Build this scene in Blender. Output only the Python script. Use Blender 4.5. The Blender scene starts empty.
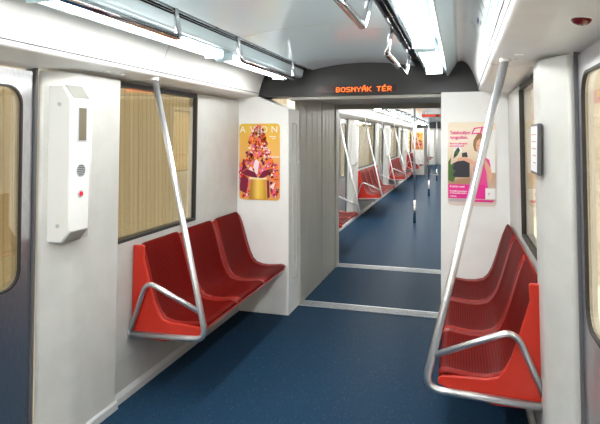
import bpy, bmesh, math, random
from mathutils import Vector
random.seed(5)
C = bpy.context.scene.collection
PI = math.pi
LEAN = 0.02            # body side leans inwards towards the roof

# ------------------------------------------------------------ materials
def mat(name, col, rough=.5, metal=0, spec=.5, emit=None, strength=0, coat=0):
    m = bpy.data.materials.new(name); m.use_nodes = True
    b = m.node_tree.nodes['Principled BSDF']
    b.inputs['Base Color'].default_value = (*col, 1)
    b.inputs['Roughness'].default_value = rough
    b.inputs['Metallic'].default_value = metal
    b.inputs['Specular IOR Level'].default_value = spec
    b.inputs['Coat Weight'].default_value = coat
    if emit:
        b.inputs['Emission Color'].default_value = (*emit, 1)
        b.inputs['Emission Strength'].default_value = strength
    return m

def noisy(m, scale, c1, c2, lo=.4, hi=.6, stretch=(1, 1, 1), detail=3, bump=0, kind='noise'):
    nt = m.node_tree; N = nt.nodes; L = nt.links; b = N['Principled BSDF']
    tc = N.new('ShaderNodeTexCoord'); mp = N.new('ShaderNodeMapping')
    mp.inputs['Scale'].default_value = stretch
    L.new(tc.outputs['UV' if kind == 'dots' else 'Object'], mp.inputs['Vector'])
    if kind == 'noise':
        t = N.new('ShaderNodeTexNoise'); t.inputs['Detail'].default_value = detail; out = t.outputs['Fac']
    else:
        t = N.new('ShaderNodeTexVoronoi'); out = t.outputs['Distance']
        t.inputs['Randomness'].default_value = 0 if kind == 'dots' else 1
    t.inputs['Scale'].default_value = scale
    L.new(mp.outputs['Vector'], t.inputs['Vector'])
    r = N.new('ShaderNodeValToRGB')
    r.color_ramp.elements[0].position = lo; r.color_ramp.elements[0].color = (*c1, 1)
    r.color_ramp.elements[1].position = hi; r.color_ramp.elements[1].color = (*c2, 1)
    L.new(out, r.inputs['Fac']); L.new(r.outputs['Color'], b.inputs['Base Color'])
    if bump:
        bp = N.new('ShaderNodeBump'); bp.inputs['Strength'].default_value = bump; bp.inputs['Distance'].default_value = .002
        L.new(out, bp.inputs['Height']); L.new(bp.outputs['Normal'], b.inputs['Normal'])
    return m

M = {}
M['white'] = noisy(mat('white panel', (.86, .86, .85), .35), 6, (.855, .855, .84), (.88, .88, .865))
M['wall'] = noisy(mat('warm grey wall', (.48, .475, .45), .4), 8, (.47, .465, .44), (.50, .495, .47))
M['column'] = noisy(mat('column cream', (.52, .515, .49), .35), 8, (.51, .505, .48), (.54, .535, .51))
M['gangway'] = mat('gangway grey', (.48, .465, .42), .4)
M['housing'] = mat('housing white', (.78, .78, .77), .3)
M['blue'] = mat('pale blue ceiling', (.76, .93, 1.0), .12, spec=.4)
M['header'] = mat('charcoal header', (.028, .028, .030), .38)
M['dark'] = mat('dark slot', (.012, .012, .013), .5)
M['rubber'] = mat('black rubber', (.02, .02, .022), .55)
M['seal'] = mat('grey seal', (.10, .10, .11), .45)
M['tube'] = mat('satin steel tube', (.64, .65, .68), .3, metal=.9)
M['chrome'] = mat('chrome', (.62, .62, .64), .12, metal=1)
M['steel'] = noisy(mat('brushed steel', (.55, .55, .57), .33, metal=1), 30, (.50, .50, .53), (.62, .62, .64), stretch=(20, 20, .6))
M['alu'] = noisy(mat('threshold aluminium', (.5, .5, .5), .4, metal=.6), 60, (.42, .43, .44), (.68, .68, .68), stretch=(1, 12, 1))
M['skirt'] = mat('grey skirting', (.45, .46, .47), .4)
M['shell'] = mat('orange red shell', (.52, .026, .012), .36, spec=.4)
M['seat'] = noisy(mat('perforated red', (.3, .01, .01), .5, spec=.04), 70, (.03, .0015, .0012), (.165, .005, .0035), .28, .46, kind='dots', bump=.2)
M['ridge'] = mat('red seat ridge', (.24, .010, .007), .4, spec=.2)
M['floor'] = noisy(mat('blue speckled floor', (.02, .06, .12), .38, spec=.012), 260, (.010, .031, .062), (.018, .047, .090), .35, .65, detail=2)
def speckle(m):
    nt = m.node_tree; N = nt.nodes; L = nt.links; b = N['Principled BSDF']
    src = b.inputs['Base Color'].links[0].from_socket
    tc = N.new('ShaderNodeTexCoord'); v = N.new('ShaderNodeTexVoronoi'); v.inputs['Scale'].default_value = 55
    L.new(tc.outputs['Object'], v.inputs['Vector'])
    lt = N.new('ShaderNodeMath'); lt.operation = 'LESS_THAN'; lt.inputs[1].default_value = .17
    L.new(v.outputs['Distance'], lt.inputs[0])
    mx = N.new('ShaderNodeMixRGB'); L.new(lt.outputs[0], mx.inputs['Fac']); L.new(src, mx.inputs[1])
    hs = N.new('ShaderNodeMixRGB'); hs.inputs['Fac'].default_value = .25
    hs.inputs[1].default_value = (.02, .06, .10, 1); L.new(v.outputs['Color'], hs.inputs[2])
    hs2 = N.new('ShaderNodeMixRGB'); hs2.blend_type = 'MULTIPLY'; hs2.inputs['Fac'].default_value = 1
    hs2.inputs[2].default_value = (.45, .45, .5, 1)
    L.new(hs.outputs[0], hs2.inputs[1]); L.new(hs2.outputs[0], mx.inputs[2]); L.new(mx.outputs[0], b.inputs['Base Color'])
speckle(M['floor'])
M['lamp'] = mat('lamp diffuser', (1, .97, .9), .5, emit=(.995, 1, .97), strength=11)
M['led'] = mat('orange led', (.1, .02, 0), .5, emit=(1, .14, .012), strength=1.4)
M['led_far'] = mat('red led', (.1, .0, 0), .5, emit=(1, .05, .02), strength=.45)
M['screen'] = mat('led screen', (.035, .008, .008), .35)
M['red_lens'] = mat('dark red lens', (.16, .004, .006), .15, coat=.6)
M['red_button'] = mat('red button', (.62, .01, .03), .25)
M['teal'] = mat('teal print', (.0, .30, .26), .4)
M['ink_blue'] = mat('blue print', (.12, .13, .45), .4)
M['print_grey'] = mat('grey print', (.45, .48, .5), .4)
M['paper'] = mat('map paper', (.80, .83, .84), .3)
M['grille'] = mat('speaker grille', (.10, .10, .10), .4)
M['pane_brown'] = mat('display glass', (.16, .14, .10), .1)

def glass(name, tint, refl=.13):
    m = bpy.data.materials.new(name); m.use_nodes = True
    nt = m.node_tree; N = nt.nodes; L = nt.links; N.clear()
    o = N.new('ShaderNodeOutputMaterial'); mx = N.new('ShaderNodeMixShader')
    t = N.new('ShaderNodeBsdfTransparent'); t.inputs['Color'].default_value = (*tint, 1)
    g = N.new('ShaderNodeBsdfGlossy'); g.inputs['Roughness'].default_value = .02
    lw = N.new('ShaderNodeLayerWeight'); lw.inputs['Blend'].default_value = .25
    mr = N.new('ShaderNodeMapRange'); mr.inputs['To Min'].default_value = refl; mr.inputs['To Max'].default_value = .55
    L.new(lw.outputs['Facing'], mr.inputs['Value']); L.new(mr.outputs['Result'], mx.inputs['Fac'])
    L.new(t.outputs[0], mx.inputs[1]); L.new(g.outputs[0], mx.inputs[2]); L.new(mx.outputs[0], o.inputs['Surface'])
    return m
M['glass'] = glass('tinted window glass', (.88, .85, .74))

# station / tunnel cladding seen through the windows
M['clad'] = noisy(mat('ribbed beige cladding', (.45, .36, .22), .6), 2.2, (.36, .31, .22), (.46, .40, .30), .35, .65, stretch=(1, 6, .15))
M['stone'] = noisy(mat('banded station wall', (.6, .5, .4), .5), 2.0, (.55, .42, .30), (.85, .80, .76), .35, .65, stretch=(1, .5, 9))
M['band_red'] = mat('station red band', (.45, .03, .03), .5)
M['band_yellow'] = mat('station yellow letters', (.75, .50, .04), .5)
M['upper_beige'] = mat('station upper wall', (.50, .42, .30), .6)

# ------------------------------------------------------------ mesh helpers
class MB:
    def __init__(s): s.bm = bmesh.new()
    def poly(s, pts):
        return s.bm.faces.new([s.bm.verts.new(p) for p in pts])
    def prism(s, ring0, ring1):
        a = [s.bm.verts.new(p) for p in ring0]; b = [s.bm.verts.new(p) for p in ring1]
        n = len(a)
        for i in range(n): s.bm.faces.new((a[i], a[(i+1) % n], b[(i+1) % n], b[i]))
        s.bm.faces.new(a[::-1]); s.bm.faces.new(b)
        return s
    def box(s, x0, x1, y0, y1, z0, z1):
        return s.prism([(x0,y0,z0),(x1,y0,z0),(x1,y1,z0),(x0,y1,z0)], [(x0,y0,z1),(x1,y0,z1),(x1,y1,z1),(x0,y1,z1)])
    def along(s, prof, y0, y1):          # (x,z) outline drawn along the car
        return s.prism([(x,y0,z) for x,z in prof], [(x,y1,z) for x,z in prof])
    def up(s, plan, z0, z1, lean=0, sd=1, segs=1):   # (x,y) outline raised, leaning with the body side
        return s.prism([(x+sd*lean*(1-z0),y,z0) for x,y in plan], [(x+sd*lean*(1-z1),y,z1) for x,y in plan])
    def tube(s, path, r, n=10, caps=True):
        path = [Vector(p) for p in path]; rings = []
        t0 = (path[1]-path[0]).normalized()
        ref = Vector((0,0,1)) if abs(t0.z) < .9 else Vector((1,0,0))
        u = t0.cross(ref).normalized()
        for i, p in enumerate(path):
            t = (path[min(i+1,len(path)-1)]-path[max(i-1,0)]).normalized()
            u = (u - t*u.dot(t)).normalized(); w = t.cross(u)
            rings.append([s.bm.verts.new(p+u*r*math.cos(2*PI*k/n)+w*r*math.sin(2*PI*k/n)) for k in range(n)])
        for a, b in zip(rings, rings[1:]):
            for k in range(n): s.bm.faces.new((a[k],a[(k+1)%n],b[(k+1)%n],b[k]))
        if caps: s.bm.faces.new(rings[0][::-1]); s.bm.faces.new(rings[-1])
        return s
    def disc(s, c, axis, r, h, n=20, r2=None):
        c = Vector(c); axis = Vector(axis).normalized()
        ref = Vector((0,0,1)) if abs(axis.z) < .9 else Vector((1,0,0))
        u = axis.cross(ref).normalized(); w = axis.cross(u); r2 = r if r2 is None else r2
        f = lambda o, q: [o+u*q*math.cos(2*PI*k/n)+w*q*math.sin(2*PI*k/n) for k in range(n)]
        return s.prism(f(c, r), f(c+axis*h, r2))
    def build(s, name, m, parent=None, smooth=False, bevel=0, loc=None):
        bmesh.ops.recalc_face_normals(s.bm, faces=s.bm.faces)
        me = bpy.data.meshes.new(name); s.bm.to_mesh(me); s.bm.free()
        o = bpy.data.objects.new(name, me); C.objects.link(o); me.materials.append(M[m] if isinstance(m, str) else m)
        if smooth:
            for p in me.polygons: p.use_smooth = True
        if bevel:
            b = o.modifiers.new('bevel', 'BEVEL'); b.width = bevel; b.segments = 2; b.limit_method = 'ANGLE'
            for p in me.polygons: p.use_smooth = True
            me.set_sharp_from_angle(angle=math.radians(35))
        if parent: o.parent = parent
        if loc: o.location = loc
        return o

def fillet(pts, r, n=6):
    pts = [Vector(p) for p in pts]; out = [pts[0]]
    for a, b, c in zip(pts, pts[1:], pts[2:]):
        d1 = (a-b); d2 = (c-b); q = min(r, d1.length*.48, d2.length*.48)
        p1 = b+d1.normalized()*q; p2 = b+d2.normalized()*q
        for i in range(n+1):
            t = i/n; out.append(p1*(1-t)**2+b*2*t*(1-t)+p2*t*t)
    out.append(pts[-1]); return out

def rrect(w, h, r, n=6):
    out = []
    for cx, cy, a0 in ((w-r,h-r,0),(r,h-r,90),(r,r,180),(w-r,r,270)):
        for i in range(n+1):
            a = math.radians(a0+90*i/n); out.append((cx+r*math.cos(a), cy+r*math.sin(a)))
    return out

def empty(name, loc, label, cat, group=None, rz=0):
    o = bpy.data.objects.new(name, None); C.objects.link(o); o.location = loc; o.rotation_euler = (0,0,rz)
    o.empty_display_size = .1
    return tag(o, label, cat, group)
def tag(o, label, cat, group=None):
    o['label'] = label; o['category'] = cat
    if group: o['group'] = group
    return o
def struct(o): o['kind'] = 'structure'; return o
def shift(o, loc):                       # keep geometry where it is, put origin at loc
    loc = Vector(loc)
    o.data.transform(__import__('mathutils').Matrix.Translation(-loc)); o.location = loc; return o
def dup(root, loc, label, group=None):
    r = root.copy(); C.objects.link(r); r.location = loc; r['label'] = label
    if group: r['group'] = group
    for ch in list(root.children):
        c = ch.copy(); C.objects.link(c); c.parent = r
        for g in list(ch.children):
            d = g.copy(); C.objects.link(d); d.parent = c
    return r

def textmesh(name, s, size, m, parent, loc, rot, wide=1.0, bold=0, align='LEFT'):
    cu = bpy.data.curves.new(name, 'FONT'); cu.body = s; cu.size = size; cu.align_x = align; cu.offset = bold; cu.extrude = .0004
    t = bpy.data.objects.new(name, cu); C.objects.link(t)
    me = bpy.data.meshes.new_from_object(t.evaluated_get(bpy.context.evaluated_depsgraph_get()))
    bpy.data.objects.remove(t); me.materials.clear(); me.materials.append(M[m] if isinstance(m, str) else m)
    o = bpy.data.objects.new(name, me); C.objects.link(o); o.parent = parent; o.location = loc; o.rotation_euler = rot
    o.scale = (wide, 1, 1); return o

# ------------------------------------------------------------ car shell
TR = [0]
def trim(): TR[0] += 1; return 'trim_%d' % TR[0]
GY0, GY1 = 4.72, 5.03

def ceiling_run(y0, y1, nm):
    n = 12
    dome = [(-.46+.92*i/n, 2.262+.05*(1-((-.46+.92*i/n)/.46)**2)) for i in range(n+1)]
    o = MB().along(dome+[(.46,2.40),(-.46,2.40)], y0, y1).build(nm, 'blue', smooth=False); struct(o)
    for p in o.data.polygons: p.use_smooth = len(p.vertices) == 4
    o.data.set_sharp_from_angle(angle=math.radians(30))
    # thin transverse joints of the dome panels
    j = MB(); y = y0+.35
    while y < y1:
        j.along([(x, z-.0012) for x, z in dome]+[(x, z+.002) for x, z in dome[::-1]], y, y+.004); y += 1.3
    j.build('ceiling_joint', 'column', o)
    for s in (-1, 1):
        g = MB(); g.box(min(s*.46,s*.55), max(s*.46,s*.55), y0, y1, 2.30, 2.40)
        t = struct(g.build(trim(), 'dark'))
        f = MB()
        for a in (.475, .502, .528): f.box(min(s*a,s*(a+.006)), max(s*a,s*(a+.006)), y0, y1, 2.258, 2.30)
        f.build('track_fin', 'chrome', t)
        b = MB(); y = y0+.5
        while y < y1-.1:
            b.box(min(s*.461,s*.54), max(s*.461,s*.54), y, y+.02, 2.268, 2.28); y += .75
        b.build('cross_bar', 'seal', t)
        body = [(.54,2.262),(.552,2.205),(.565,2.195),(.716,2.195),(.730,2.170),(.742,2.170),(.80,2.262),(.815,2.285),(.815,2.40),(.54,2.40)]
        o = MB().along([(s*x,z) for x,z in body], y0, y1).build(trim(), 'blue', bevel=.004); struct(o)
        cove = [(.816,2.285),(.84,2.292),(.865,2.288),(.89,2.268),(.915,2.235),(.938,2.19),(.957,2.14),(.972,2.09),(.98,2.062),(.982,2.047),(.99,2.036),(1.003,2.031),(1.02,2.030),(1.05,2.026),(1.36,1.990),(1.36,2.40),(.816,2.40)]
        o = MB().along([(s*x,z) for x,z in cove], y0, y1).build(trim(), 'white'); struct(o)
        for p in o.data.polygons: p.use_smooth = True
        o.data.set_sharp_from_angle(angle=math.radians(40))
        q = MB().along([(s*x,z) for x,z in [(.976,2.062),(.979,2.062),(.981,2.056),(.978,2.056)]], y0, y1)
        q.build('seam', 'seal', o)
        # panel joints on cove and soffit
        k = MB(); y = y1-1.72
        while y > y0:
            pts = [(a-.0012, b-.0012) for a, b in cove[3:15]]; back = [(a+.002, b+.002) for a, b in cove[3:15]]
            k.along([(s*a, b) for a, b in pts+back[::-1]], y, y+.0035); y -= 1.9
        k.build('panel_joint', 'print_grey', o)

def lamp(s, y0, y1, label):
    o = empty('ceiling_light', (s*.64, y0, 2.195), label, 'ceiling light', 'ceiling lights')
    f = MB(); w = .055; yy = y1-y0
    for a in ((-w-.006,-w,0,yy),(w,w+.006,0,yy),(-w-.006,w+.006,-.006,0),(-w-.006,w+.006,yy,yy+.006)):
        f.box(a[0],a[1],a[2],a[3],-.010 if a[3]-a[2] > .1 else -.051,.012)
    f.build('frame', 'blue', o)
    MB().along([(-w,.010)]+[(w*math.cos(PI-a*PI/8), -.004-.043*math.sin(a*PI/8)) for a in range(9)]+[(w,.010)],0,yy).build('diffuser', 'lamp', o)
    return o

def rail(s, y0, y1, label):
    o = empty('overhead_grab_rail', (s*.44, y0, 2.12), label, 'grab rail', 'overhead grab rails')
    L = y1-y0
    MB().tube(fillet([(0,0.012,0),(0,L-.012,0)], .02), .0175).build('rail', 'chrome', o, True)
    for y, d in ((.01,-1),(L-.01,1)):
        MB().tube(fillet([(0,y-d*.02,0),(0,y+d*.03,.0),(s*.016,y+d*.036,.07),(s*.026,y+d*.034,.142)], .03), .0145).build('bracket', 'chrome', o, True)
    return o

def column(s, y_door, y_far):             # chamfer towards the doorway at y_door
    d = 1 if y_far > y_door else -1
    plan = [(s*1.245,y_door),(s*1.16,y_door+d*.13),(s*1.153,y_door+d*.16),(s*1.15,y_door+d*.20),(s*1.15,y_far),(s*1.27,y_far),(s*1.27,y_door)]
    o = MB().up(plan, 0, 1.996, LEAN, s).build(trim(), 'column', bevel=.01); return struct(o)

def side_wall(s, y0, y1, name, post=True):     # window wall; window between
    o = MB().up([(s*1.19,y0),(s*1.19,y1),(s*1.27,y1),(s*1.27,y0)], 0, .985, LEAN, s).build(name, 'wall')
    struct(o)
    return o
def skirting(s, y0, y1):
    o = MB().along([(s*(1.2+0),0),(s*1.175,0),(s*1.178,.035),(s*1.2,.06)], y0, y1).build('baseboard_'+('left' if s < 0 else 'right'), 'skirt'); struct(o)

WN = [0]
def window(s, y0, y1):
    WN[0] += 1
    x = 1.215; z0, z1 = .985, 1.998
    g = MB()
    def X(z, xx): return s*(xx+LEAN*(1-z))
    def slab(ya, yb, za, zb, xa, xb, m=g):
        m.prism([(X(za,xa),ya,za),(X(za,xb),ya,za),(X(za,xb),yb,za),(X(za,xa),yb,za)],
                [(X(zb,xa),ya,zb),(X(zb,xb),ya,zb),(X(zb,xb),yb,zb),(X(zb,xa),yb,zb)])
    slab(y0,y1,z0,z0+.02,1.19,1.26); slab(y0,y1,z1-.035,z1-.002,1.195,1.26)
    slab(y0,y0+.018,z0+.02,z1-.035,1.19,1.225); slab(y1-.018,y1,z0+.02,z1-.035,1.19,1.225)
    o = g.build('window_%d' % WN[0], 'rubber'); struct(o)
    h = MB(); slab(y0+.018,y1-.018,z0+.02,z1-.035,1.205,1.209,h); h.build('pane', 'glass', o)
    return o

DN = [0]
def door(s, y0, y1, hinge):               # one sliding leaf; hinge=side of the doorway jamb
    DN[0] += 1
    def X(z, xx): return s*(xx+LEAN*(1-z))
    def ring(ya, yb, za, zb, r, xx, n=6):
        return [(X(za+q, xx), ya+p, za+q) for p, q in rrect(yb-ya, zb-za, r, n)]
    g = MB()
    wy0, wy1, wz0, wz1 = y0+.07, y1-.07, .90, 1.90
    n = 6
    outer_f = ring(y0, y1, .02, 1.985, .01, 1.275, n); inner_f = ring(wy0, wy1, wz0, wz1, .09, 1.275, n)
    outer_b = ring(y0, y1, .02, 1.985, .01, 1.315, n); inner_b = ring(wy0, wy1, wz0, wz1, .09, 1.315, n)
    rings = [[g.bm.verts.new(p) for p in r] for r in (outer_f, inner_f, inner_b, outer_b)]
    N = len(outer_f)
    for a, b in ((0,1),(1,2),(2,3),(3,0)):
        for i in range(N): g.bm.faces.new((rings[a][i],rings[a][(i+1)%N],rings[b][(i+1)%N],rings[b][i]))
    o = g.build('door_%d' % DN[0], 'steel'); struct(o)
    g = MB(); a = ring(wy0-.004, wy1+.004, wz0-.004, wz1+.004, .092, 1.270, n); b = ring(wy0+.006, wy1-.006, wz0+.006, wz1-.006, .084, 1.270, n)
    c = ring(wy0-.004, wy1+.004, wz0-.004, wz1+.004, .092, 1.276, n); d = ring(wy0+.006, wy1-.006, wz0+.006, wz1-.006, .084, 1.284, n)
    rr = [[g.bm.verts.new(p) for p in r] for r in (a, b, d, c)]
    for p, q in ((0,1),(1,2),(2,3),(3,0)):
        for i in range(N): g.bm.faces.new((rr[p][i],rr[p][(i+1)%N],rr[q][(i+1)%N],rr[q][i]))
    g.build('window_gasket', 'rubber', o)
    g = MB(); r0 = ring(wy0, wy1, wz0, wz1, .09, 1.282, n); r1 = ring(wy0, wy1, wz0, wz1, .09, 1.286, n); g.prism(r0, r1); g.build('pane', 'glass', o)
    return o

def doorway(s, y0, y1, leaves=True):      # y0..y1 = clear gap between two columns
    mid = (y0+y1)/2
    door(s, y0+.02, mid-.01, 0); door(s, mid+.01, y1-.02, 1)
    g = MB(); g.up([(s*1.262,y0),(s*1.262,y0+.015),(s*1.33,y0+.015),(s*1.33,y0)], 0, 2.02, LEAN, s)
    g.up([(s*1.262,y1-.015),(s*1.262,y1),(s*1.33,y1),(s*1.33,y1-.015)], 0, 2.02, LEAN, s)
    g.up([(s*1.27,mid-.009),(s*1.27,mid+.009),(s*1.31,mid+.009),(s*1.31,mid-.009)], .02, 1.98, LEAN, s)
    struct(g.build(trim(), 'seal'))

def end_panel(s, y0, y1, slant=False):
    xi = .68
    z = 2.03
    if slant: prof = [(s*xi,0),(s*1.27,0),(s*1.27,z),(s*.98,z),(s*xi,1.91)]
    else: prof = [(s*xi,0),(s*1.27,0),(s*1.27,z),(s*xi,z)]
    o = MB().along(prof, y0, y1).build(trim(), 'white', bevel=.006); return struct(o)

def post(s, y0, y1):      # wall strip between last window and end panel
    d = 1 if y1 > y0 else -1
    o = MB().up([(s*1.222,y0),(s*1.192,y0+d*.14),(s*1.188,y0+d*.18),(s*1.188,y1),(s*1.27,y1),(s*1.27,y0)], 0, 1.996, LEAN, s).build(trim(), 'column', bevel=.01); struct(o)

# ---- car in the foreground
struct(MB().box(-1.25,1.25,-9,5.0,-.12,0).build('floor', 'floor'))
ceiling_run(-9, 4.70, 'ceiling')
DXR = .04        # measured: the right flank stands a little further out
for s in (-1, 1):
    before = set(C.objects)
    nm = 'wall_left' if s < 0 else 'wall_right'
    side_wall(s, 2.785, 3.845, nm)
    skirting(s, 2.25, 4.68)
    column(s, 2.245 if s < 0 else 2.44, 2.78)
    window(s, 2.785, 3.845)
    post(s, 3.85, 4.675)
    doorway(s, .60, 2.238 if s < 0 else 2.433)
    g = MB().along([(s*1.18,0),(s*1.152,0),(s*1.154,.04),(s*1.18,.06)], 2.46, 2.78); struct(g.build('baseboard_'+('left' if s < 0 else 'right'), 'skirt'))
    column(s, .59, .0)
    side_wall(s, -4, -.005, nm); window(s, -4, -.005); side_wall(s, -9, -4.005, nm); window(s, -9, -4.005)
    if s > 0:
        for o in set(C.objects)-before:
            if o.parent is None: o.location.x += DXR
end_panel(-1, 4.68, 5.03, True); end_panel(1, 4.68, 5.03)
struct(MB().box(-1.36,1.36,-9.1,-9,-.1,2.4).build('wall_back', 'white'))

# skirting strip joint on the wall below the seats
for s in (-1,1):
    def X(z): return s*(1.1885+LEAN*(1-z))
    g = MB(); g.box(min(X(.24),X(.24)+s*.003),max(X(.24),X(.24)+s*.003),2.8,4.6,.24,.244); struct(g.build(trim(), 'print_grey'))

# ---- gangway builder
def gangway(y0, y1, first=True):
    # y0 = end of near car panel, y1 = start of next car panel ; header face towards the camera
    hy = y0-.31
    hd = MB().along([(-1.02,2.028),(-.64,2.028),(-.6,2.022),(.6,2.022),(.64,2.028),(1.02,2.028),(1.36,2.1),(1.36,2.4),(-1.36,2.4),(-1.36,2.1)], hy, y0).build(trim(), 'header'); struct(hd)
    rim = MB().box(-.70,.70,hy+.02,y0,1.995,2.02).box(-.68,-.665,hy+.30,y0,1.9,1.995).build('door_rim', 'gangway', hd)
    c = MB().box(-.72,.72,y0,y1,2.055,2.12).build(trim(), 'gangway'); struct(c)
    f = MB().box(-.69,.69,y0+.13,y1-.09,-.12,.006).build(trim(), 'floor'); struct(f)
    e = MB().box(-.69,.69,y0+.125,y0+.13,-.1,.007).build('edge_strip', mat('blue edge', (.02,.13,.26), .3), f)
    for a, b, nm in ((y0-.03,y0+.124,'near'),(y1-.088,y1+.10,'far')):
        g = MB().box(-.68,.68,a,b,-.12,.008)
        t = struct(g.build(trim(), 'alu'))
        g = MB()
        for k in range(7):
            yy = a+.012+(b-a-.024)*k/7
            g.box(-.679,.679,yy,yy+.004,.008,.010)
        g.build('groove', 'seal', t)
    for s in (-1, 1):
        # two fluted panels per side with a dark joint
        mid = y0+(y1-y0)*.52
        for a, b in ((y0+.005, mid-.012),(mid+.012, y1-.16)):
            pts = []
            n = 4; wv = (b-a)/n
            for k in range(n):
                for t, dx in ((0,0),(.06,-.003),(.12,-.004),(.88,-.004),(.94,-.003)):
                    pts.append((s*(.675+dx), a+(k+t)*wv))
            pts.append((s*.675, b))
            o = MB().up(pts+[(s*.73,b),(s*.73,a)], 0, 2.052).build(trim(), 'gangway'); struct(o)
        g = MB().box(min(s*.69,s*.72),max(s*.69,s*.72),mid-.0115,mid+.0115,0,2.052); struct(g.build(trim(), 'rubber'))
        g = MB().box(min(s*.652,s*.73),max(s*.652,s*.73),y1-.158,y1-.002,.0085,2.052); struct(g.build(trim(), 'gangway', bevel=.008))
    # lintel at the far mouth
    struct(MB().box(-.651,.651,y1-.10,y1-.002,2.0,2.054).build(trim(), 'gangway'))
    return hd
H = gangway(5.03, 6.70)
# outer faces close the view above the near panels
# inset slot + small knob on the side of the left end panel
sl = MB().tube(fillet([(-.6785,4.80,1.78),(-.6785,4.93,1.78),(-.6785,4.93,.30),(-.6785,4.80,.30),(-.6785,4.80,1.78)], .05), .003, 6); struct(sl.build(trim(), 'gangway', smooth=True))
tag(shift(MB().disc((-.680,4.975,1.40),(1,0,0),.011,.012).build('panel_lock', 'housing', smooth=False),(-.68,4.975,1.40)), 'small round white lock on the side of the left end panel', 'lock')

# ---- destination display
F5 = {'B':["11110","10001","10001","11110","10001","10001","11110"],'O':["01110","10001","10001","10001","10001","10001","01110"],
'S':["01111","10000","10000","01110","00001","00001","11110"],'N':["10001","11001","10101","10011","10001","10001","10001"],
'Y':["10001","10001","01010","00100","00100","00100","00100"],'A':["01110","10001","10001","11111","10001","10001","10001"],
'K':["10001","10010","10100","11000","10100","10010","10001"],'T':["11111","00100","00100","00100","00100","00100","00100"],
'E':["11111","10000","10000","11110","10000","10000","11111"],'R':["11110","10001","10001","11110","10100","10010","10001"]}
F5['Á'] = F5['A']; F5['É'] = F5['E']
F5[' '] = ["00000"]*7
def display(x0, x1, y, z0, z1, textx0, label, ledm, text='BOSNYÁK TÉR', far=False):
    o = empty('destination_display', ((x0+x1)/2, y, z0), label, 'display')
    w = (x1-x0)/2; h = z1-z0
    MB().box(-w,w,-.012,0,0,h).build('screen', 'screen', o)
    g = MB(); p = h*.80/7; x = textx0-(x0+x1)/2; zt = h*.80; pz = h*.66/7
    for ch in text:
        for r, row in enumerate(F5[ch]):
            for c, b in enumerate(row):
                if b == '1': g.box(x+c*p, x+c*p+p*.86, -.0135, -.012, zt-(r+1)*pz, zt-r*pz-pz*.14)
        if ch in 'ÁÉ': g.box(x+2*p, x+3.2*p, -.0135, -.012, zt+pz*.35, zt+pz*1.2); g.box(x+2.8*p, x+4*p, -.0135, -.012, zt+pz*1.2, zt+pz*2.0)
        x += p*(6.15 if ch != ' ' else 5)
    g.build('lettering', ledm, o)
    return o
display(-.425, .31, 4.720, 2.045, 2.112, -.238, 'dark LED destination display reading BOSNYÁK TÉR in orange on the charcoal header', 'led')

# ---- next car and the one beyond it
def car(y0, banks, yend):
    """banks = list of (start, end) of the seat banks on the left"""
    struct(MB().box(-1.25,1.25,y0,yend,-.12,0).build('floor', 'floor'))
    ceiling_run(y0+.02, yend-.35, 'ceiling')
    for s in (-1, 1):
        nm = 'wall_left' if s < 0 else 'wall_right'
        end_panel(s, y0, y0+.06); end_panel(s, yend-.36, yend-.02)
        skirting(s, y0+.07, yend-.37)
        for i, (a, b) in enumerate(banks):
            lo = a if i == 0 else a-.05; hi = b+.05
            last = i == len(banks)-1
            if last: hi = b+.02
            side_wall(s, lo+.01, hi-.01, nm); window(s, lo+.01, hi-.01)
            if i > 0: column(s, a-.65, a-.055)
            if not last: column(s, b+.65, b+.055); doorway(s, b+.66, banks[i+1][0]-.66)
            elif yend-.37-hi > .2: post(s, hi, yend-.365)
B2 = [(6.80,8.2),(10.8,13.1),(15.85,18.15),(21.1,23.4)]
car(6.70, B2, 24.1)
gangway(24.1, 25.75)
B3 = [(25.85,27.25),(29.85,32.15)]
car(25.75, B3, 33.0)
struct(MB().box(-1.36,1.36,33.0,33.1,-.1,2.4).build('wall_back', 'wall'))

# ------------------------------------------------------------ lamps and rails
for s, sd in ((-1,'left'),(1,'right')):
    for y0, y1, w in ((1.60,3.04,'longest'),(3.20,4.30,'last')):
        w2 = ('second from the dark header' if w == 'longest' else 'nearest the dark header')
        lamp(s, y0, y1, 'bright rectangular ceiling light in the near car, %s row, %s' % (sd, w2))
    for y0, y1 in ((.0,1.44),(-1.6,-.16),(-3.2,-1.76),(-4.8,-3.36),(-6.4,-4.96),(-8.0,-6.56)):
        lamp(s, y0, y1, 'rectangular ceiling light behind the viewpoint in the %s row' % sd)
    y = 7.1; k = 0
    while y < 23.2:
        ln = min(1.44, 23.6-y)
        lamp(s, y, y+ln, 'ceiling light of the second car beyond the gangway, %s row' % sd); y += 1.6; k += 1
    y = 26.2
    while y < 32:
        if s < 0: lamp(s, y, min(y+1.44, 32.6), 'ceiling light of the farthest car, left row')
        else: lamp(s, y, min(y+1.44, 32.6), 'ceiling light of the farthest car, right row')
        y += 1.6
    rail(s, 1.15, 2.24, 'chrome overhead grab rail on the %s, nearer the viewer' % sd)
    rail(s, 3.03, 4.08, 'short chrome overhead grab rail on the %s, just before the dark header' % sd)
    if s < 0:
        y = 7.3
        while y < 22.8:
            rail(s, y, y+1.05, 'small overhead grab rail along the second car ceiling'); y += 1.85

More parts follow.
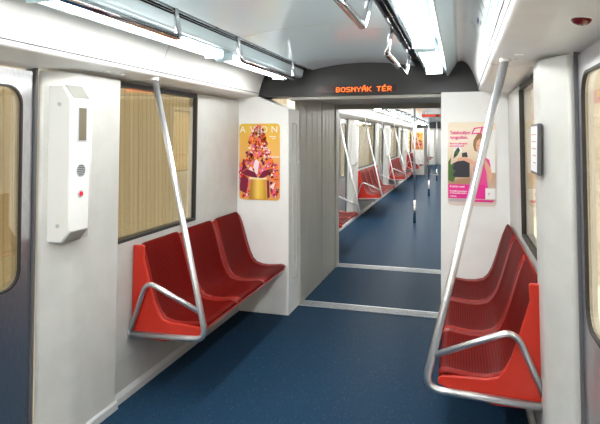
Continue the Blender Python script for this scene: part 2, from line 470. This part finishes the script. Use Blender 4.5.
# ------------------------------------------------------------ seats
def slim(l): return [(x if x > 1.01 else 1.01-(1.01-x)*.83, z) for x, z in l]
PROF = [(1.150,.955),(1.135,.945),(1.112,.87),(1.09,.78),(1.065,.68),(1.038,.59),(1.01,.53),(.97,.495),(.90,.478),(.82,.474),(.74,.480),(.68,.486),(.645,.480),(.625,.462)]
PROF = slim([(x+.015*(z-.5)/.45 if z > .5 else x, z) for x, z in PROF])
def seat_mesh(s, w, rx):
    g = MB(); n = 12; top = []; bot = []
    P = [Vector((p[0], 0, p[1])) for p in PROF]
    for i, p in enumerate(P):
        t = (P[min(i+1,len(P)-1)]-P[max(i-1,0)]).normalized(); nm = Vector((-t.z,0,t.x)) 
        if nm.z < 0 and abs(nm.z) > .3: nm = -nm
        if nm.x > 0 and abs(nm.x) > .5: nm = -nm
        k = math.sin(PI*min(1,i/(len(P)-1)*1.05))
        r0 = []; r1 = []
        for j in range(n+1):
            q = j/n; e = abs(2*q-1)
            dish = -.022*k*(1-e**3)                       # bucket
            rim = .006*math.exp(-((e-.90)/.07)**2)
            drop = -.030*max(0,(e-.72)/.28)**2.2 if i < 2 else (-.012*max(0,(e-.72)/.28)**2 if i == 2 else 0)
            a = p+nm*(dish+rim)+Vector((0,0,drop))
            b = a-nm*.014
            r0.append(g.bm.verts.new((s*(a.x-rx), q*w, a.z))); r1.append(g.bm.verts.new((s*(b.x-rx), q*w, b.z)))
        top.append(r0); bot.append(r1)
    uv = g.bm.loops.layers.uv.new('UVMap'); S = [0]
    for a, b in zip(P, P[1:]): S.append(S[-1]+(b-a).length)
    co = {}
    for i in range(len(P)):
        for j in range(n+1): co[top[i][j]] = co[bot[i][j]] = (S[i], j/n*w)
    m = len(P)
    for i in range(m-1):
        for j in range(n):
            g.bm.faces.new((top[i][j],top[i][j+1],top[i+1][j+1],top[i+1][j])); g.bm.faces.new((bot[i][j],bot[i+1][j],bot[i+1][j+1],bot[i][j+1]))
        g.bm.faces.new((top[i][0],top[i+1][0],bot[i+1][0],bot[i][0])); g.bm.faces.new((top[i][n],bot[i][n],bot[i+1][n],top[i+1][n]))
    for j in range(n):
        g.bm.faces.new((top[0][j],bot[0][j],bot[0][j+1],top[0][j+1])); g.bm.faces.new((top[m-1][j],top[m-1][j+1],bot[m-1][j+1],bot[m-1][j]))
    for f in g.bm.faces:
        for lp in f.loops: lp[uv].uv = co[lp.vert]
    return g
RX = 0.9
def bench(s, n, y0, label, group=None, sw=.575, far=True):
    o = empty('seat_bench', (s*RX, y0, 0), label, 'seat bench', group)
    L = n*sw
    # moulded orange-red end shells and underside carrier
    side = [(1.184,.952),(1.118,.955),(1.108,.948)]+[(x-.012,z-.002) for x,z in PROF[2:7]]+slim([(.965,.492),(.90,.476),(.70,.470),(.645,.466),(.622,.448),(.628,.425),(.70,.405),(.84,.372),(.95,.355)])+[(1.199,.36)]
    def q(z): return LEAN*(1-z)*.0
    g = MB().along([(s*(x-RX),z) for x,z in side], .0, .022); g.build('side_shell', 'shell', o, bevel=.004)
    if far: g = MB().along([(s*(x-RX),z) for x,z in side], L+.022, L+.036); g.build('side_shell', 'shell', o, bevel=.004)
    car_ = slim([(1.184,.93),(1.18,.93),(1.145,.78),(1.09,.58),(1.04,.50),(.98,.455),(.66,.450),(.64,.436),(.70,.405),(.84,.372),(.95,.355),(1.199,.36)])
    MB().along([(s*(x-RX),z) for x,z in car_], .0225, L+.0215).build('carrier', 'shell', o)
    me = None
    for k in range(n):
        if me is None:
            t = seat_mesh(s, sw-.006, RX).build('seat', 'seat', o, smooth=True); me = t.data; t.data.materials.append(M['ridge'])
            nn = 12
            for p in me.polygons:
                e = abs(2*p.center.y/(sw-.006)-1)
                if e > .86: p.material_index = 1
        else:
            t = bpy.data.objects.new('seat', me); C.objects.link(t); t.parent = o
        t.location = (0, .025+k*sw, 0)
    return o

def stanchion(s, y, label, group=None, d=1, tube='tube', topx=1.035, yt=.03, k=1, wx=0):
    """raked pole from the cove down to the bench end, bent back to the wall, with arm rail; d=-1 when at the far end"""
    o = empty('grab_pole', (s*.66, y, .40), label, 'grab pole', group)
    def P(x, z, dy=0): return (s*(x-.66), dy*d, z-.40)
    MB().tube(fillet([P(topx,2.028,yt),P(.655,.405,-.0),P(1.195+wx,.388,0)], .085, 8), .0195*k, 14).build('pole', tube, o, True)
    MB().tube(fillet([P(.705,.575,0),P(1.075,.735,0),P(1.195+wx,.39,0)], .075, 8), .016*k, 12).build('arm_rail', tube, o, True)
    MB().disc(P(1.186+wx,.388,0),(s,0,0),.027,.012).build('wall_flange', tube, o)
    MB().disc(P(topx,2.012,yt),(0,0,1),.027,.02).build('ceiling_flange', 'white', o)
    return o

benchL = bench(-1, 3, 2.985, 'row of three joined red perforated seats along the left wall, below the near window', sw=.545, far=False)
benchR = bench(1, 3, 2.73, 'row of three joined red perforated seats on the right side, beside the raked pole', sw=.625, far=False)
benchR.location.x += DXR
poleL = stanchion(-1, 2.965, 'raked steel grab pole with armrest loop at the near end of the left seats')
poleR = stanchion(1, 2.71, 'raked steel grab pole with armrest loop at the near end of the right seats', wx=.03)
poleR.location.x += DXR-.03

b2 = bench(-1, 2, 7.06, 'pair of red seats just past the gangway, partly cut off by its frame')
stanchion(-1, 8.27, 'raked grab pole at the far end of the first seats past the gangway', 'raked poles in the cars beyond', k=.75)
names = ['bench of four red seats past the first doorway of the second car', 'red seat bench past the second doorway of the second car', 'last red seat bench before the far gangway']
b4 = bench(-1, 4, 10.8, names[0])
dup(b4, (-RX, 15.85, 0), names[1]); dup(b4, (-RX, 21.1, 0), names[2])
p0 = None
for a, b, nm in ((10.8,13.15,'first full'),(15.85,18.2,'second full'),(21.1,23.45,'last full')):
    for y, e in ((a-.03,'near'),(b+.03,'far')):
        lab = 'raked grab pole at the %s end of the %s bench in the second car' % (e, nm)
        if p0 is None: p0 = stanchion(-1, y, lab, 'raked poles in the cars beyond', k=.75)
        else: dup(p0, (-.66, y, .40), lab)
dup(b2, (-RX, 26.11, 0), 'tiny pair of red seats just inside the farthest car')
dup(b4, (-RX, 29.85, 0), 'farthest red seat bench, deep in the third car')
for y in (27.33, 29.8): dup(p0, (-.66, y, .40), 'raked grab pole beside the seats of the farthest car')

# upright poles down the middle of the second car
pv = empty('upright_grab_pole', (0,10.42,0), 'vertical steel grab pole in the aisle, nearest past the gangway', 'grab pole', 'upright aisle poles')
MB().tube([(0,0,.44),(0,0,2.31)], .018, 12).build('pole', 'tube', pv, True)
MB().tube([(0,0,.0),(0,0,.44)], .027, 12).build('sleeve', 'chrome', pv, True)
MB().disc((0,0,2.29),(0,0,1),.05,.02).build('ceiling_flange', 'chrome', pv)
dup(pv, (0,15.3,0), 'vertical grab pole in the aisle, middle one of the three', 'upright aisle poles')
dup(pv, (0,20.6,0), 'vertical grab pole in the aisle, farthest of the three', 'upright aisle poles')
# hanging display of the second car
hd2 = empty('hanging_display', (.30,14.0,2.165), 'thin red lit display hanging under the ceiling of the second car', 'display')
MB().box(-.40,.40,-.02,.02,0,.06).build('casing', 'screen', hd2)
MB().box(-.39,-.05,-.022,-.02,.010,.05).box(.02,.38,-.022,-.02,.010,.05).build('lit_field', 'led_far', hd2)
for x in (-.3,.3): MB().tube([(x,0,.06),(x,0,.125)], .008).build('hanger', 'tube', hd2)

# ------------------------------------------------------------ intercom column unit (left)
def intercom(y, d, label, detail=True, group=None):
    """plan wraps the chamfered corner of the column, d = direction away from the doorway"""
    o = empty('intercom_unit', (-1.17, y, 1.10), label, 'intercom', group)
    ox, oy, oz = -1.17, y, 1.10
    def P(x, yy, z): return (x-LEAN*(1-z)-ox+LEAN*.5*0, (yy-2.235)*d, z-oz)
    prof = [(-1.24,1.10),(-1.14,1.10),(-1.085,1.165),(-1.085,1.85),(-1.14,1.92),(-1.24,1.92)]
    def ring(g, yy, k, dz=0): return [g.bm.verts.new(P(min(-1.085-k, x) if x > -1.2 else x, yy, z+(dz if z < 1.5 else -dz))) for x, z in prof]
    g = MB(); rings = [ring(g, 2.276, .008, .006), ring(g, 2.286, 0), ring(g, 2.418, 0)]
    rings.append([g.bm.verts.new(P(-1.24 if i in (0,5) else -1.155, 2.53, z)) for i, (x, z) in enumerate(prof)])
    for a, b in ((0,1),(1,2),(2,3)):
        for i in range(6): g.bm.faces.new((rings[a][i],rings[a][(i+1)%6],rings[b][(i+1)%6],rings[b][i]))
    g.bm.faces.new(rings[0]); g.bm.faces.new(rings[-1])
    g.build('housing', 'housing', o, bevel=.003)
    if 'cap' not in M: M['cap'] = mat('slanted grey cap', (.30,.30,.27), .45)
    for z0, z1 in ((1.852,1.918),(1.163,1.102)):
        dz = .003 if z0 > 1.5 else -.003
        q = [(-1.087,2.289,z0),(-1.087,2.416,z0),(-1.138,2.416,z1),(-1.138,2.289,z1)]
        g = MB(); g.prism([P(x-.002,yy,z-dz) for x,yy,z in q],[P(x+.003,yy,z+dz) for x,yy,z in q]); g.build('sloped_cap', 'cap', o)
    if not detail: return o
    def face(z, yy, e=0): return (-1.0845-LEAN*(1-z)-ox+e, (yy-2.235)*d, z-oz)
    def fbox(y0, y1, z0, z1, e0, e1):
        g = MB(); g.prism([face(z0,y0,e0),face(z0,y1,e0),face(z1,y1,e0),face(z1,y0,e0)],[face(z0,y0,e1),face(z0,y1,e1),face(z1,y1,e1),face(z1,y0,e1)]); return g
    fbox(2.322,2.398,1.622,1.812,-.006,.001).build('display_frame', 'print_grey', o)
    fbox(2.332,2.388,1.632,1.802,.001,.003).build('display_window', 'pane_brown', o)
    g = MB().disc(face(1.475,2.353,-.004),(1,0,0),.034,.0065,24).build('speaker_grille', 'print_grey', o)
    g = MB()
    for k in range(6):
        zz = 1.475-.024+k*.0096; hw = math.sqrt(max(0,.031**2-(zz-1.475)**2))
        a = fbox(2.353-hw,2.353+hw,zz-.0028,zz+.0028,.0026,.0036); g.bm.from_mesh(bpy.data.meshes.new('t')); 
        tmp = bpy.data.meshes.new('t'); a.bm.to_mesh(tmp); g.bm.from_mesh(tmp)
    g.build('grille_slots', 'grille', o)
    MB().disc(face(1.352,2.353,-.002),(1,0,0),.021,.005,20).build('button_ring', 'print_grey', o)
    MB().disc(face(1.352,2.353,.003),(1,0,0),.013,.006,20,.011).build('call_button', 'red_button', o)
    # two screws on the chamfered side face
    for z in (1.82, 1.19):
        MB().disc(P(-1.158, 2.277, z), (0,-d,0), .011, .005, 14).build('screw', 'print_grey', o)
    return o
intercom(2.235, 1, 'tall white intercom housing with round grille and red call button beside the left door')
intercom(10.185, 1, 'small white intercom housing at the first doorway of the second car', False)
intercom(15.235, 1, 'small white intercom housing at the second doorway of the second car', False)
intercom(20.485, 1, 'small white intercom housing at the last doorway of the second car', False)

# route card on the right column
rc = empty('route_card', (1.184,2.665,1.50), 'small framed route card on the right-hand column', 'sign')
rc.rotation_euler = (0, 0, 0)
MB().box(-.022,-.004,-.11,.11,-.02,.21).build('frame', 'seal', rc, bevel=.003)
MB().box(-.0235,-.0222,-.10,.10,-.008,.198).build('card', 'paper', rc)
g = MB()
for k in range(5): g.box(-.0242,-.0236,-.08,.02+.015*k,.03+k*.032,.036+k*.032)
g.build('printed_lines', mat('rose print', (.6,.35,.38), .5), rc)

# ------------------------------------------------------------ route map on right cove, lamps, sensors
def on_cove(t, y, off):           # t 0..1 from top to bottom of the sloped cove face
    a = Vector((.915,2.235)); b = Vector((.972,2.09)); p = a+(b-a)*t; n = Vector((-(b-a).y, (b-a).x)).normalized()
    n = Vector((-.93,-.37))
    p = p+n*off; return (p.x, y, p.y)
rm = empty('route_map', (.94,1.9,2.16), 'white strip map with teal route lines on the right cove', 'sign')
def mapquad(t0, t1, y0, y1, off, m, name, t0b=None, t1b=None):
    t0b = t0 if t0b is None else t0b; t1b = t1 if t1b is None else t1b
    g = MB(); o = Vector((.94,1.9,2.16))
    q = lambda of: [Vector(on_cove(t0,y0,of))-o, Vector(on_cove(t1,y0,of))-o, Vector(on_cove(t1b,y1,of))-o, Vector(on_cove(t0b,y1,of))-o]
    g.prism(q(off), q(off+.0012)); g.build(name, m, rm)
mapquad(-.05, 1.0, 1.0, 2.95, .004, 'paper', 'map_sheet')
mapquad(.55, .60, 1.3, 2.50, .0055, 'teal', 'route_line'); mapquad(.80, .9, 1.3, 2.1, .0055, 'teal', 'route_line')
for k in range(7): mapquad(.12, .42, 1.55+k*.15, 1.562+k*.15, .0055, 'print_grey', 'station_name')
mapquad(.1, .2, 2.66, 2.76, .0055, 'ink_blue', 'emblem'); mapquad(.3, .36, 2.6, 2.68, .0055, 'teal', 'emblem')

sl = empty('door_warning_lamp', (1.19,1.80,2.0135), 'dark red domed door lamp in the white soffit above the right door', 'lamp')
sl.rotation_euler = (0, math.atan(.036/.31), 0)
MB().disc((0,0,-.002),(0,0,-1),.036,.004,24).build('bezel', 'white', sl)
g = MB(); n = 24
prev = None
for k in range(6):
    a = k/5*PI/2; r = .029*math.cos(a)+.0005; z = -.006-.018*math.sin(a)
    ring = [g.bm.verts.new((r*math.cos(2*PI*j/n), r*math.sin(2*PI*j/n), z)) for j in range(n)]
    if prev:
        for j in range(n): g.bm.faces.new((prev[j],prev[(j+1)%n],ring[(j+1)%n],ring[j]))
    prev = ring
g.bm.faces.new(prev); g.build('lens', 'red_lens', sl, True)
for s, sd in ((-1,'left'),(1,'right')):
    for dx, dy, w in ((1.09,2.58,'wall'),(1.085,2.72,'window')):
        c = MB().disc((0,0,0),(0,0,-1),.02,.008,16,.014).build('soffit_stud', 'white')
        c.location = (s*dx, dy, 2.0225); tag(c, 'small white stud in the soffit over the %s column, nearer the %s' % (sd, 'door' if dy < 2.7 else 'window'), 'stud', 'soffit studs')

# ------------------------------------------------------------ posters
def poster(name, cx, y, z0, w, h, label, base):
    o = empty(name, (cx, y, z0), label, 'poster')
    pts = rrect(w, h, .035)
    MB().prism([(x-w/2,0,z) for x,z in pts], [(x-w/2,-.006,z) for x,z in pts]).build('sheet', base, o)
    return o
def pp(o, w, h, name, m, polys, layer, label=None):
    if len(polys) < 10 and len(polys) > 1:
        for pl in polys: pp(o, w, h, name, m, [pl], layer)
        return
    g = MB(); y = -.006-.0006*layer
    for pl in polys:
        g.prism([((x-.5)*w, y-.0004, z*h) for x, z in pl], [((x-.5)*w, y+.0005, z*h) for x, z in pl])
    return g.build(name, m, o)
# left poster: gold ground, tree of coloured blossoms, golden box
gm = bpy.data.materials.new('golden print'); gm.use_nodes = True
def vgrad(m, stops, axis='Z', size=1.0, off=0, noise=0):
    nt = m.node_tree; N = nt.nodes; L = nt.links; b = N['Principled BSDF']; b.inputs['Roughness'].default_value = .35
    tc = N.new('ShaderNodeTexCoord'); sp = N.new('ShaderNodeSeparateXYZ'); L.new(tc.outputs['Object'], sp.inputs[0])
    r = N.new('ShaderNodeValToRGB'); md = N.new('ShaderNodeMath'); md.operation = 'MULTIPLY_ADD'
    md.inputs[1].default_value = 1/size; md.inputs[2].default_value = off
    L.new(sp.outputs[axis], md.inputs[0]); L.new(md.outputs[0], r.inputs['Fac'])
    cr = r.color_ramp
    while len(cr.elements) < len(stops): cr.elements.new(.5)
    for e, (p, c) in zip(cr.elements, stops): e.position = p; e.color = (*c, 1)
    L.new(r.outputs['Color'], b.inputs['Base Color'])
W1, H1 = .405, .715
vgrad(gm, [(0,(.85,.42,.10)),(.28,(.80,.25,.10)),(.6,(.88,.46,.12)),(1,(.80,.50,.05))], 'Z', H1)
o = poster('advert_poster', -.966, 4.68, 1.06, W1, H1, 'golden advert poster with blossom tree and gold box on the left end panel', gm)
cols = {'plum blossom':(.16,.01,.06),'crimson blossom':(.70,.02,.04),'pink blossom':(.90,.14,.38),'orange blossom':(1.0,.22,.02),'pale blossom':(1.0,.80,.62),'dark red blossom':(.28,.01,.01)}
rnd = random.Random(3)
A = [(i*PI/4+.2) for i in range(8)]
for li, (nm, c) in enumerate(cols.items()):
    pl = []
    for k in range(140 if li < 4 else 60):
        z = rnd.uniform(.02,.97)
        if z > .48: hw = .05+.33*(1-(z-.48)/.5)**.8
        else: hw = .5
        x = .46+rnd.uniform(-hw, hw)
        if z < .34 and .3 < x < .78: continue
        x = max(.03, min(.97, x)); r = rnd.uniform(.018,.042)*(1 if li < 4 else .6)
        if li == 2 and z > .5 and rnd.random() < .5: continue
        if li == 1 and z < .4 and rnd.random() < .4: continue
        if z < .07: x = max(.1, min(.9, x))
        if z < .05: z = .05
        pl.append([(x+r*1.2*math.cos(a)*rnd.uniform(.7,1.1), z+r*.7*math.sin(a)*rnd.uniform(.7,1.1)) for a in A])
    pp(o, W1, H1, 'printed_blossom', mat(nm, c, .35), pl, 1+li*.8)
pp(o, W1, H1, 'printed_spray', mat('pale pink print', (.93,.72,.78), .4), [[(.40,.34),(.46,.34),(.50,.50),(.42,.54),(.36,.46)],[(.30,.30),(.38,.33),(.30,.44),(.24,.40)],[(.12,.44),(.2,.46),(.16,.40)],[(.75,.18),(.9,.24),(.84,.14)]], 6.6)
gold = bpy.data.materials.new('gold box print'); gold.use_nodes = True
vgrad(gold, [(0,(.55,.26,.02)),(.35,(.95,.66,.14)),(.6,(.85,.52,.06)),(1,(.40,.18,.01))], 'X', .42*W1, .45)
pp(o, W1, H1, 'printed_box', gold, [[(.24,.012),(.68,.012),(.64,.27),(.30,.27)]], 7.2)
pp(o, W1, H1, 'printed_box', mat('pale gold lid', (.95,.80,.50), .4), [[(.27,.27),(.67,.27),(.70,.295),(.24,.30)]], 7.8)
pp(o, W1, H1, 'printed_ribbon', mat('maroon ribbon', (.22,.006,.04), .4), [[(.46,.29),(.40,.36),(.22,.40),(.05,.36),(.16,.32),(.30,.30)],[(.48,.29),(.60,.38),(.78,.41),(.72,.33),(.60,.29)],[(.02,.12),(.18,.08),(.24,.27),(.12,.33),(.03,.28)],[(.05,.36),(.12,.50),(.2,.42)],[(.70,.02),(.76,.04),(.74,.27),(.69,.25)]], 8.4)
wm = mat('white lettering', (.92,.90,.85), .4)
for ch, x in (('A',.02),('V',.27),('O',.53),('N',.79)):
    textmesh('lettering', ch, .085, wm, o, ((x-.5)*W1, -.0125, .885*H1), (PI/2,0,0), 1.05)
for t, z, x, sz in (('Karácsonyi',.825,.76,.014),('álmok',.80,.82,.014),('ünnepi',.655,.63,.018),('ajánlat',.615,.66,.018),('KATALÓGUS',.555,.62,.026)):
    textmesh('lettering', t, sz, wm, o, ((x-.5)*W1, -.0125, z*H1), (PI/2,0,0), 1.0, .0005)

# right poster: woman in a pink dress
W2, H2 = .385, .70
bgm = bpy.data.materials.new('warm room print'); bgm.use_nodes = True
vgrad(bgm, [(0,(.75,.62,.55)),(.35,(.55,.36,.24)),(.6,(.80,.66,.48)),(.8,(.90,.80,.66)),(1,(.86,.74,.56))], 'Z', H2)
o = poster('advert_poster', .928, 4.68, 1.075, W2, H2, 'pink and white advert poster with woman in pink dress on the right end panel', bgm)
pm = mat('magenta print', (.80,.02,.28), .4); skin = mat('printed skin', (.78,.42,.28), .45); hair = mat('printed hair', (.33,.17,.07), .5)
green = mat('printed foliage', (.06,.14,.03), .5); dk = mat('printed dark furniture', (.03,.03,.04), .5); wh = mat('printed white', (.88,.88,.86), .4)
pp(o,W2,H2,'printed_window', wh, [[(.66,.40),(.985,.40),(.985,.90),(.80,.92),(.70,.80)],[(.12,.62),(.30,.64),(.30,.74),(.12,.74)]], 1)
pp(o,W2,H2,'printed_floor', mat('printed wood floor', (.42,.24,.13), .5), [[(.015,.20),(.55,.20),(.55,.34),(.015,.30)]], 1)
pp(o,W2,H2,'printed_table', dk, [[(.10,.34),(.46,.34),(.46,.54),(.30,.56),(.10,.50)],[(.12,.56),(.20,.60),(.26,.66),(.22,.70),(.14,.64)],[(.30,.58),(.42,.58),(.40,.64),(.30,.63)]], 1.7)
pp(o,W2,H2,'printed_plant', green, [[(.01,.30),(.12,.28),(.16,.34),(.10,.36),(.17,.42),(.09,.43),(.14,.50),(.06,.49),(.07,.58),(.012,.52)],[(.14,.62),(.20,.61),(.24,.66),(.18,.68)]], 2.3)
pp(o,W2,H2,'printed_hair', hair, [[(.54,.78),(.53,.72),(.56,.66),(.62,.64),(.70,.64),(.77,.66),(.81,.72),(.80,.78),(.76,.84),(.69,.87),(.62,.86)]], 2.6)
pp(o,W2,H2,'printed_face', skin, [[(.60,.66),(.64,.62),(.69,.61),(.74,.65),(.755,.72),(.73,.78),(.66,.80),(.60,.77),(.585,.71)],[(.62,.56),(.74,.56),(.72,.64),(.64,.64)]], 3.2)
pp(o,W2,H2,'printed_arm', skin, [[(.20,.53),(.34,.54),(.50,.50),(.56,.46),(.60,.50),(.50,.55),(.36,.585),(.22,.57)],[(.84,.50),(.90,.44),(.92,.34),(.86,.26),(.80,.40),(.74,.56),(.77,.57)],[(.70,.52),(.76,.50),(.80,.60),(.77,.64),(.72,.62)]], 3.8)
pp(o,W2,H2,'printed_dress', mat('pink dress print', (.82,.07,.30), .4), [[(.55,.50),(.62,.57),(.66,.53),(.72,.53),(.78,.58),(.86,.55),(.89,.47),(.82,.42),(.80,.34),(.84,.215),(.48,.215),(.52,.34),(.53,.42)]], 3.5)
pp(o,W2,H2,'printed_eyes', hair, [[(.61,.715),(.65,.72),(.65,.727),(.61,.724)],[(.69,.72),(.73,.715),(.73,.724),(.69,.727)],[(.65,.650),(.69,.650),(.67,.642)]], 4.2)
pp(o,W2,H2,'printed_band', pm, [[(.012,.085),(.78,.085),(.78,.255),(.012,.255)]], 4.6)
pp(o,W2,H2,'printed_foot', wh, [[(.78,.085),(.988,.085),(.988,.215),(.78,.215)]], 4.6)
pp(o,W2,H2,'printed_strip', mat('grey speckle print', (.50,.46,.47), .6), [[(.03,.045),(.55,.045),(.55,.078),(.02,.078)]], 4.6)
pp(o,W2,H2,'printed_strip', pm, [[(.48,.05),(.93,.05),(.97,.075),(.48,.075)]], 5)
fr = [(.49,.855),(.55,.93),(.74,.945),(.69,.86)]; fi = [(.525,.868),(.57,.918),(.70,.93),(.665,.873)]
g = MB()
for i in range(4):
    j = (i+1) % 4; q = [fr[i],fr[j],fi[j],fi[i]]
    g.prism([((x-.5)*W2,-.0094,z*H2) for x,z in q],[((x-.5)*W2,-.0088,z*H2) for x,z in q])
g.build('printed_frame', pm, o)
for t, z, sz, m in (('Telefonáljon',.855,.040,pm),('nyugodtan.',.80,.040,pm),('Fizessen csak annyit,',.735,.021,pm),('amennyit beszél!',.705,.021,pm),
                    ('Rendeljen most!',.218,.022,wm),('Havi 2 000 Ft-ért korlátlanul',.165,.0145,wm),('az egész családdal beszélhet',.142,.0145,wm),('rendeles.hu',.105,.014,wm)):
    textmesh('lettering', t, sz, m, o, (-.485*W2+.012, -.0102, z*H2), (PI/2,0,0), .82, .0007)
textmesh('lettering', 'T', .028, pm, o, (.33*W2, -.0102, .13*H2), (PI/2,0,0), 1, .0006)

# poster on the far end panel and beside it
o = poster('advert_poster', -.93, 23.74, 1.10, .46, .75, 'small far golden red advert poster on the end panel of the second car', gm)
pl = []
for k in range(60):
    x = .06+.88*rnd.random(); z = .06+.88*rnd.random(); r = .05
    pl.append([(x+r*math.cos(a), z+r*.7*math.sin(a)) for a in A])
pp(o, .42, .72, 'printed_blossom', bpy.data.materials['crimson blossom'], pl[:40], 1); pp(o, .42, .72, 'printed_blossom', bpy.data.materials['plum blossom'], pl[40:], 2)

# ------------------------------------------------------------ outside: station / tunnel walls
g = MB(); y = -6
pts = []
y = -9
while y < 36: pts += [(-2.55, y), (-2.55, y+.06), (-2.556, y+.064), (-2.556, y+.078)]; y += .082
o = MB().up(pts+[(-2.8,36),(-2.8,-9)], -1, 3.6).build('wall_outer_left', 'clad'); struct(o)
struct(MB().box(3.2,3.3,-6,70,-1,2.26).build('wall_outer_right', 'stone'))
struct(MB().box(3.2,3.3,-6,70,2.50,3.6).build('wall_outer_right', 'upper_beige'))
o = struct(MB().box(3.19,3.3,-6,70,2.26,2.50).build(trim(), 'band_red'))
g = MB(); y = -5.8
r5 = random.Random(8)
while y < 30:
    for k in range(r5.randint(4,9)):
        w = r5.choice((.05,.07,.09)); g.box(3.182,3.189,y,y+w,2.36,2.47); y += w+.035
    y += .5
g.build('painted_marks', 'band_yellow', o)

# ------------------------------------------------------------ world, camera, colour
w = bpy.data.worlds.new('World'); bpy.context.scene.world = w; w.use_nodes = True
w.node_tree.nodes['Background'].inputs['Color'].default_value = (1, .93, .80, 1)
w.node_tree.nodes['Background'].inputs['Strength'].default_value = 1.3

cam = bpy.data.cameras.new('camera'); co = bpy.data.objects.new('camera', cam); C.objects.link(co)
co.location = (.835, 0, 1.65); co.rotation_euler = (PI/2, 0, math.atan(160/533))
cam.sensor_width = 36; cam.lens = 533/600*36; cam.shift_y = -75/600; cam.clip_start = .05
bpy.context.scene.camera = co
vs = bpy.context.scene.view_settings
vs.view_transform = 'Standard'; vs.look = 'None'; vs.gamma = 1; vs.exposure = 1.38
bpy.context.scene.cycles.max_bounces = 10
bpy.context.scene.cycles.diffuse_bounces = 8
